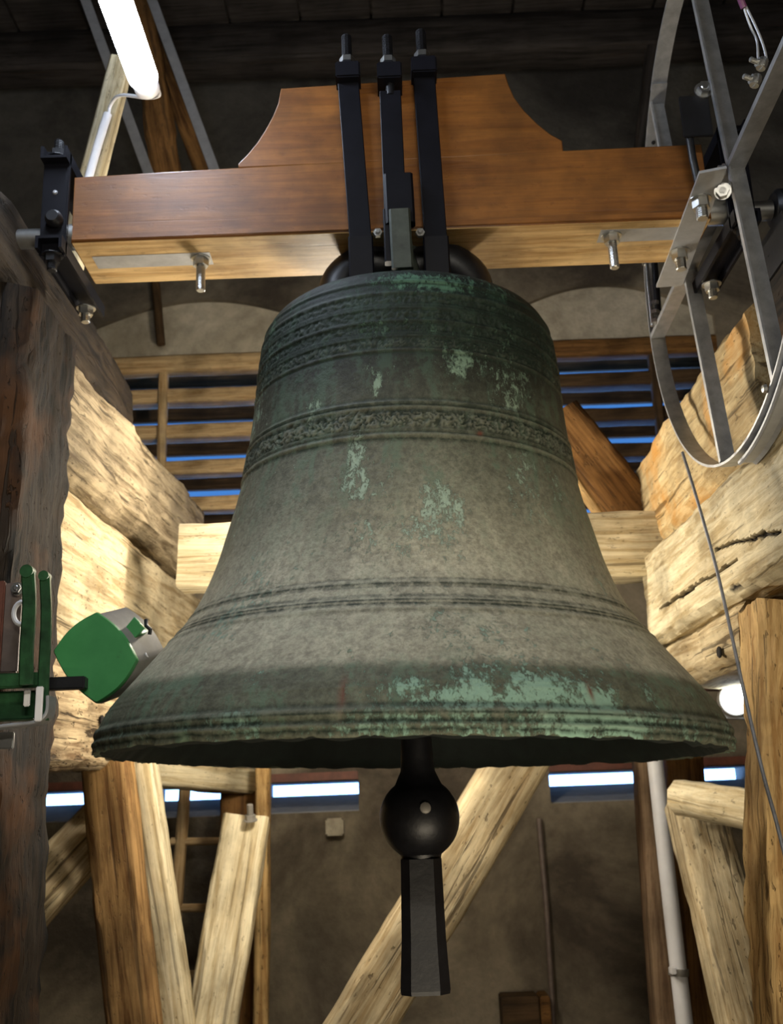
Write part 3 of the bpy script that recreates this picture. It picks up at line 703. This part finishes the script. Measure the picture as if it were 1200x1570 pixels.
beam('post', 'very dark rotten vertical post at the far left edge', (-1.13, 2.60, 0), (-1.11, 2.60, 2.93),   .42, .44, M['dark_wood'], cat='post', up=(0, 1, 0), rough=.026, rnd=.04, seed=41, seg=.03, freq=8)
A = at(212, 1178, 3.95); B = at(392, 1199, 4.75)
beam('tie_beam', 'bright cream horizontal timber just below the bell rim on the left', at(150, 1176, 3.9), at(372, 1199, 4.6), .14, .10, M['cream_wood'], rough=.006, seed=51)
beam('brace', 'slanting square strut, brown front and pale side, lower left', at(163, 1150, 3.62), at(214, 1640, 3.62), .155, .12, wood('strut_wood', (.13, .06, .018), (.36, .21, .08), crack_amt=.5), cat='brace', up=(0, 1, .2), rough=.008, seed=52)
beam('brace', 'pale slanting strut leaning right against the brown one, lower left', at(209, 1160, 3.78), at(276, 1640, 3.78), .12, .14, M['cream_wood'], cat='brace', up=(0, 1, .2), rough=.006, seed=53)
beam('brace', 'cream strut leaning towards the upper right with an iron bolt at its top', at(380, 1256, 4.1), at(318, 1620, 3.86), .17, .12, M['cream_wood'], cat='brace', up=(0, 1, 0), rough=.008, seed=54)
beam('post', 'thin upright orange-edged post beneath the left part of the bell rim', at(404, 1170, 4.4), at(400, 1640, 4.4), .055, .09, M['orange_wood'], cat='post', up=(0, 1, 0), rough=.004, seed=55)
beam('post', 'brown upright post standing behind the bolted cream strut', at(372, 1190, 4.62), at(372, 1640, 4.62), .17, .12, M['brown_wood'], cat='post', up=(0, 1, 0), rough=.005, seed=56)
beam('brace', 'pale brace slanting from the brown strut down to the dark post, lower left', at(172, 1248, 4.1), at(-25, 1462, 3.6), .175, .13, M['pale_wood'], cat='brace', up=(0, 1, 0), rough=.008, seed=57)
t = bolt(at(384, 1258, 4.0), (0, -.3, 1), .012, .06, None, M['grey_metal'], .02, name='strut_bolt'); tag(t, 'iron bolt standing on top of the cream strut, lower left', 'bolt')

# cross timber behind the bell, diagonal brace behind the clapper
beam('cross_beam', 'pale horizontal timber crossing behind the bell between both frames', at(278, 857, 3.75), at(1040, 838, 3.75), .16, .235, M['cream_wood'], rough=.008, seed=61)
beam('brace', 'long pale diagonal brace passing behind the clapper', at(815, 1130, 3.9), at(520, 1625, 3.9), .12, .205, M['pale_wood'], cat='brace', up=(0, -.1, 1), rough=.006, seed=62)
beam('brace', 'orange-brown brace slanting right of the bell below the dark louvres', at(850, 640, 3.9), at(985, 815, 3.9), .12, .2, M['brown_wood'], cat='brace', up=(0, 0, 1), rough=.006, seed=63)
beam('brace', 'narrow lit lath beside the orange-brown brace right of the bell', at(870, 720, 3.78), at(925, 800, 3.78), .04, .035, M['orange_wood'], cat='brace', rough=.003, seed=64)

# right side of the frame
def split_dent(x, y, z_): return y, z_
beam('cap_beam', 'pale top timber of the right frame with a raw splintered patch behind the wheel', (1.17, 2.58, 2.70), (1.14, 3.98, 2.66), .38, .44, wood('splintered_wood', (.36, .24, .10), (.66, .52, .29), crack_amt=.6, orange=(.50, .24, .05)), rough=.022, rnd=.06, seed=71, seg=.035)
beam('cap_beam', 'timber coloured dark for shadow at the right edge under the yoke bearing', (1.22, 1.2, 2.79), (1.22, 2.56, 2.79), .38, .40, M['dark_wood'], rough=.018, rnd=.03, seed=72, seg=.04)  # dark wood here stands in for shadow on the cap beam
CRACKS = [((2.26, -.066), (1.44, -.076), .020), ((1.62, -.010), (1.10, -.085), .016), ((1.56, -.155), (1.40, -.150), .010)]
def crack_dent(x, y, z_):
    # long drying cracks in the inner face
    c_ = 0
    if y > .12:
        for (xa, za), (xb, zb_), dpt in CRACKS:
            if xb < x < xa:
                t_ = (x-xb)/(xa-xb); zc = zb_+(za-zb_)*t_+noise.noise(Vector((x*7, dpt*900, 0)))*.012+noise.noise(Vector((x*30, dpt*900, 0)))*.003
                wd = .0085*(math.sin(PI*t_)**.5)*(.35+abs(noise.noise(Vector((x*11, 4, dpt*500))))*2.2)
                if abs(z_-zc) < max(wd, .004): y -= dpt; c_ = 1
    return y, z_, c_
beam('frame_beam', 'big cream timber with long black cracks right of the bell', (1.13, 1.3, 2.29), (1.11, 3.74, 2.29), .40, .34, M['cream_wood'], rough=.012, rnd=.03, seed=73, seg=.0085, dent=crack_dent)
beam('frame_beam', 'short rounded pale timber with a dark hole below the cracked beam', (1.10, 2.85, 2.04), (1.09, 3.66, 2.05), .32, .17, M['pale_wood'], rough=.014, rnd=.04, seed=74, seg=.03)
beam('post', 'rough orange-brown upright post at the right edge', at(1200, 1700, 2.72)+Vector((.035, 0, -.6)), at(1205, 935, 2.72)+Vector((.03, 0, 0)), .26, .24, M['orange_wood'], cat='post', up=(0, 1, 0), rough=.018, rnd=.03, seed=75, seg=.025, freq=9)
beam('brace', 'pale strut with a dark knot leaning against the right post', at(1060, 1225, 3.75), at(1165, 1640, 3.35), .17, .15, M['pale_wood'], cat='brace', up=(0, 1, 0), rough=.01, seed=76)
beam('tie_beam', 'short white-lit horizontal timber meeting the right post', at(1042, 1222, 3.6), at(1190, 1250, 3.1), .10, .115, M['cream_wood'], rough=.01, seed=77, rnd=.03)
beam('post', 'flat brown upright board with orange edge left of the white pipe', at(990, 1150, 4.25), at(1026, 1640, 4.2), .10, .12, wood('board_wood', (.17, .10, .055), (.33, .22, .13), crack_amt=.3), cat='post', up=(0, 1, 0), rough=.003, seed=78)
beam('post', 'dark brown upright post behind the white pipe', at(1045, 1150, 4.45), at(1080, 1640, 4.4), .15, .12, M['brown_wood'], cat='post', up=(0, 1, 0), rough=.004, seed=79)
t = thing('pipe', 'white plastic pipe running upright beside the brown board, lower right', 'pipe', at(1050, 1560, 4.1))
sweep('tube', [at(1002, 1150, 4.1), at(1024, 1350, 4.08), at(1048, 1560, 4.06), at(1056, 1640, 4.05)], circ(.030, 20), M['white_plastic'], t, up=(0, 1, 0))
p = at(1034, 1487, 4.04); lathe('pipe_clip', [(.030, -.012), (.036, -.012), (.036, .012), (.030, .012)], M['grey_metal'], axisframe(at(1040, 1490, 4.07), (.1, 0, 1)), t, 20)
box('clip_tab', p+Vector((-.02, -.03, -.012)), p+Vector((.0, .01, .012)), M['white_plastic'], t, .003)

# ------------------------------------------------------------------ green striker box and its bracket
gc = at(148, 1009, 2.42)
gb = thing('striker_box', 'bright green square hammer housing turned on its corner beside the bell rim', 'box', gc)
cs = [at(150, 938, 2.42), at(82, 999, 2.42), at(149, 1080, 2.42), at(213, 1012, 2.42)]
out = []
for i in range(4):
    a_, b_ = cs[i], cs[(i+1) % 4]; nx = (a_+b_)/2-gc; 
    for j in range(0, 13):
        t_ = j/12; p = a_.lerp(b_, .025+.95*t_)+nx.normalized()*(.012*math.sin(PI*t_)); out.append((p.x-gc.x, p.z-gc.z))
out = out[::-1] if False else out
DR = Vector((.040, .10, .030))          # the way the housing runs back
V, Fc = [], []; n = len(out)
for off, s_ in ((Vector((0, 0, 0)), .965), (Vector((0, .006, 0)), 1.0), (Vector((.004, .012, 0)), 1.0), (DR, 1.0)):
    for x, z_ in out: V.append(Vector((x*s_, 0, z_*s_))+off)
for q in range(3):
    for i in range(n): Fc.append((q*n+i, q*n+(i+1) % n, (q+1)*n+(i+1) % n, (q+1)*n+i))
Fc += [tuple(range(n)), tuple(range(3*n, 4*n))]
hb = mesh('housing', V, Fc, M['grey_metal'], gb, Matrix.Translation(gc), True, 30); tag(hb, 'grey sides of the housing')
V, Fc = [], []
for off, s_ in ((Vector((0, -.010, 0)), .93), (Vector((0, -.010, 0)), .97), (Vector((0, -.004, 0)), 1.005), (Vector((0, .004, 0)), 1.005)):
    for x, z_ in out: V.append(Vector((x*s_, 0, z_*s_))+off)
for q in range(3):
    for i in range(n): Fc.append((q*n+i, q*n+(i+1) % n, (q+1)*n+(i+1) % n, (q+1)*n+i))
Fc += [tuple(range(n)), tuple(range(3*n, 4*n))]
cv = mesh('cover', V, Fc, M['green_paint'], gb, Matrix.Translation(gc), True, 30); tag(cv, 'bright green painted cover')
l0 = at(207, 966, 2.47)
lug = filled('lug', [(-.022, -.004), (0, -.026), (.024, -.0), (.002, .026)], [], .04, M['green_paint'], Matrix.Translation(l0) @ XZ, gb, .002)
sweep('wing_nut', [l0+Vector((.028, -.01, .022)), l0+Vector((.030, -.015, .006)), l0+Vector((.040, -.015, -.002)), l0+Vector((.038, -.012, -.014))], circ(.005, 8), M['black_iron'], lug, up=(0, 1, 0))
sweep('hinge_pin', [at(212, 1012, 2.46), at(226, 1004, 2.46)], circ(.007, 8), M['white_plastic'], gb, up=(0, 1, 0))

br = thing('lever_bracket', 'dark green steel lever bracket with white-lit edges at the left edge', 'bracket', at(50, 1060, 2.25))
Yb = 2.25
def pbox(name, x0, y0, x1, y1, Y, d, mat, parent, bev=.003):
    a_ = at(x0, y1, Y); b_ = at(x1, y0, Y); return box(name, (a_.x, Y, a_.z), (b_.x, Y+d, b_.z), mat, parent, bev)
for (x0, x1, y0, Yq) in ((33, 53, 873, 2.22), (61, 77, 880, 2.27)):
    A = at((x0+x1)/2, y0+4, Yq); B = at((x0+x1)/2-3, 1050 if x0 < 40 else 1105, Yq)
    pts = spline([A, A.lerp(B, .3)+Vector((.004, 0, 0)), A.lerp(B, .7), B], 5)
    sweep('lever', pts, rect((x1-x0)/F*2.3, .016, .004), M['dull_green'], br, up=(0, 1, 0), sharp=30)
    lathe('lever_end', [(0, -.012), ((x1-x0)/F*1.15, -.012), ((x1-x0)/F*1.15, .012), (0, .012)], M['dull_green'], axisframe(A, (0, 1, 0)), br, 18, False)
pbox('cross_bar', -40, 1030, 62, 1056, 2.27, .03, M['dull_green'], br)
pbox('arm', 62, 1036, 130, 1058, 2.38, .03, M['black_iron'], br)
pbox('trough', -40, 1058, 55, 1106, 2.30, .04, M['dull_green'], br)
A = [at(-30, 1119, 2.27), at(20, 1113, 2.27), at(55, 1109, 2.27), at(70, 1102, 2.27), at(77, 1090, 2.27), at(78, 1068, 2.27)]
sweep('bent_flange', spline(A, 5), rect(.007, .05, .002), M['steel_strip'], br, up=(0, 1, 0))
pbox('white_tab', 52, 1052, 66, 1106, 2.235, .008, M['white_plastic'], br, .002)
pbox('white_tab', 35, 1057, 46, 1083, 2.255, .008, M['white_plastic'], br, .002)
pl = pbox('side_plate', -60, 893, 34, 1034, 2.40, .012, M['taupe'], br); pbox('red_plate', -60, 890, 8, 1030, 2.385, .01, M['red_brown'], br)
ro = at(33, 940, 2.37)
sweep('ring', [ro+Vector((.018*math.cos(R(a)), 0, .026*math.sin(R(a)))) for a in range(0, 360, 20)], circ(.006, 8), M['white_plastic'], br, up=(0, 1, 0), closed=True)
bolt(at(27, 903, 2.39), (0, -1, 0), .007, .015, br, M['chrome'], .012)
pbox('foil_plate', -40, 1122, 21, 1150, 2.30, .01, M['chrome'], br, .002)

# ------------------------------------------------------------------ lamps
te = at(222, 126, 2.62)
tl = thing('tube_lamp', 'glaring white fluorescent tube lamp at the upper left', 'lamp', te)
tb = Vector((te.x, te.y-1.35, te.z))
sweep('tube', [te+Vector((0, -.02, 0)), te.lerp(tb, .5), tb], circ(.044, 20), M['tube_glow'], tl, up=(0, 0, 1))
lathe('end_cap', [(0, -.02), (.034, -.02), (.038, 0), (.038, .03), (0, .03)], M['white_plastic'], axisframe(te, (0, 1, 0)), tl, 20)
lathe('end_cap', [(0, -.02), (.034, -.02), (.038, 0), (.038, .03), (0, .03)], M['white_plastic'], axisframe(tb, (0, -1, 0)), tl, 20)
sweep('flex', spline([at(243, 138, 2.66), at(243, 147, 2.68), at(225, 150, 2.75), at(185, 146, 2.85), at(170, 160, 2.94), at(166, 178, 2.96)], 6), circ(.0055, 8), M['white_plastic'], tl, up=(0, 1, 0))
sweep('conduit', [at(165, 175, 2.955), at(150, 222, 2.955), at(135, 275, 2.955), at(120, 325, 2.955)], circ(.014, 10), M['white_plastic'], tl, up=(0, 1, 0))
beam('brace', 'pale sloping post carrying the white conduit at the upper left', at(186, 95, 3.05), at(92, 470, 3.05), .075, .07, M['cream_wood'], cat='brace', up=(0, 1, 0), rough=.004, seed=81)
bh = thing('bulkhead_lamp', 'small glowing round bulkhead lamp behind the right post', 'lamp', at(1130, 1071, 3.6))
q = at(1131, 1071, 3.6)
lathe('glass', [(0, -.05), (.03, -.048), (.045, -.03), (.05, 0), (.05, .03), (0, .03)], M['bulkhead_glow'], axisframe(q, (0, 1, .0)), bh, 28)
lathe('base', [(0, 0), (.055, 0), (.055, .03), (0, .03)], M['grey_metal'], axisframe(q+Vector((0, .03, 0)), (0, 1, 0)), bh, 24)
bar('bracket', at(1092, 1097, 3.66), at(1165, 1099, 3.66), rect(.02, .022), M['grey_metal'], parent=bh)
bar('bracket', at(1100, 1072, 3.68), at(1165, 1073, 3.68), rect(.02, .016), M['grey_metal'], parent=bh)
beam('rail', 'reddish brown horizontal rail behind the small bulkhead lamp', at(1080, 1040, 4.3), at(1200, 1038, 4.3), .08, .10, M['red_brown'], cat='rail', rough=.003, seed=82)

# ------------------------------------------------------------------ roof timbers and steel straps, upper left and right
beam('roof_brace', 'curved orange roof brace above the left arm of the yoke', at(205, -40, 4.2), at(262, 300, 4.2), .13, .10, M['brown_wood'], cat='brace', up=(0, 1, 0), rough=.02, seed=83)
beam('roof_brace', 'thin brown roof brace left of the raised yoke block', at(195, -40, 4.3), at(325, 300, 4.3), .07, .08, M['brown_wood'], cat='brace', up=(0, 1, 0), rough=.01, seed=84)
for nm, a_, b_ in (('grey flat steel strap leaning right, nearest the pale conduit post', (120, -30), (240, 300)), ('grey flat steel strap leaning right, nearest the raised yoke block', (222, -30), (343, 300))):
    o = bar('steel_strap', at(*a_, 4.0), at(*b_, 4.0), rect(.045, .012), M['steel_strip'], up=(0, 1, 0)); tag(o, nm, 'strap')
beam('roof_brace', 'faint dark grey post rising behind the right arm of the yoke', at(1005, 80, 4.6), at(985, 260, 4.6), .10, .10, M['ceiling_wood'], cat='brace', up=(0, 1, 0), seed=85)
o = timber('tie_iron', at(238, 432, 5.165), at(247, 528, 5.165), .045, .045, M['dark_slat'], up=(0, 1, 0), rough=.003); tag(o, 'short dark iron bar hanging before the left arch', 'bar')

# ladder, boxes
ld = thing('ladder', 'dim wooden ladder standing against the back wall, lower left', 'ladder', at(300, 1560, 4.95))
timber('stile', at(285, 1190, 4.95), at(252, 1640, 4.95), .05, .05, M['slat_wood'], up=(0, 1, 0), parent=ld, rough=.003)
timber('stile', at(352, 1190, 4.95), at(338, 1640, 4.95), .05, .05, M['slat_wood'], up=(0, 1, 0), parent=ld, rough=.003)
for y in (1290, 1392, 1494): timber('rung', at(262, y, 4.95), at(345, y, 4.95), .035, .035, M['slat_wood'], up=(0, 1, 0), parent=ld, rough=.002)
bx = thing('wall_box', 'small dark wooden box low on the back wall right of the clapper', 'box', at(805, 1570, 5.1))
a_ = at(772, 1600, 5.06); b_ = at(825, 1527, 5.06)
box('case', (a_.x, 5.05, a_.z), (b_.x, 5.2, b_.z), M['dark_slat'], bx, .006)
box('side_board', (b_.x+.006, 5.05, a_.z), (b_.x+.05, 5.2, b_.z+.0), M['brown_wood'], bx, .006)
a_ = at(499, 1282, 5.1); b_ = at(526, 1254, 5.1)
tag(box('stone_corbel', (a_.x, 5.1, a_.z), (b_.x, 5.2, b_.z), M['white_plaster'], None, .008), 'small pale stone block on the back wall left of the clapper', 'stone')

# near-black discs standing in for the shade inside timber holes
def hole_disc(P, d, r1, host):
    lathe('dark_hole_disc', [(0, 0), (r1, 0), (r1*1.1, .004), (r1*.9, .007), (0, .0065)], M['hole'], axisframe(P, d), host, 14)
M['hole'] = plain('hole', (.006, .004, .003), .95, 0, .3, 30, 0)
objs = bpy.data.objects
for o in list(objs):
    if o.get('label', '').startswith('short rounded pale timber'): hole_disc(atx(1104, 1000, .936), (-1, 0, 0), .016, o)
    if o.get('label', '').startswith('rough split timber'): hole_disc(atx(155, 1105, -.975), (1, 0, 0), .017, o)

tag(sweep('wall_streak', [at(826, 1255, 5.17), at(838, 1400, 5.17), at(853, 1640, 5.17)], circ(.013, 12), M['taupe'], None, up=(0, 1, 0)), 'faint grey-brown rod down the back wall standing for a lit streak, right of the clapper', 'pipe')  # thin rod added to draw the lit streak on the wall
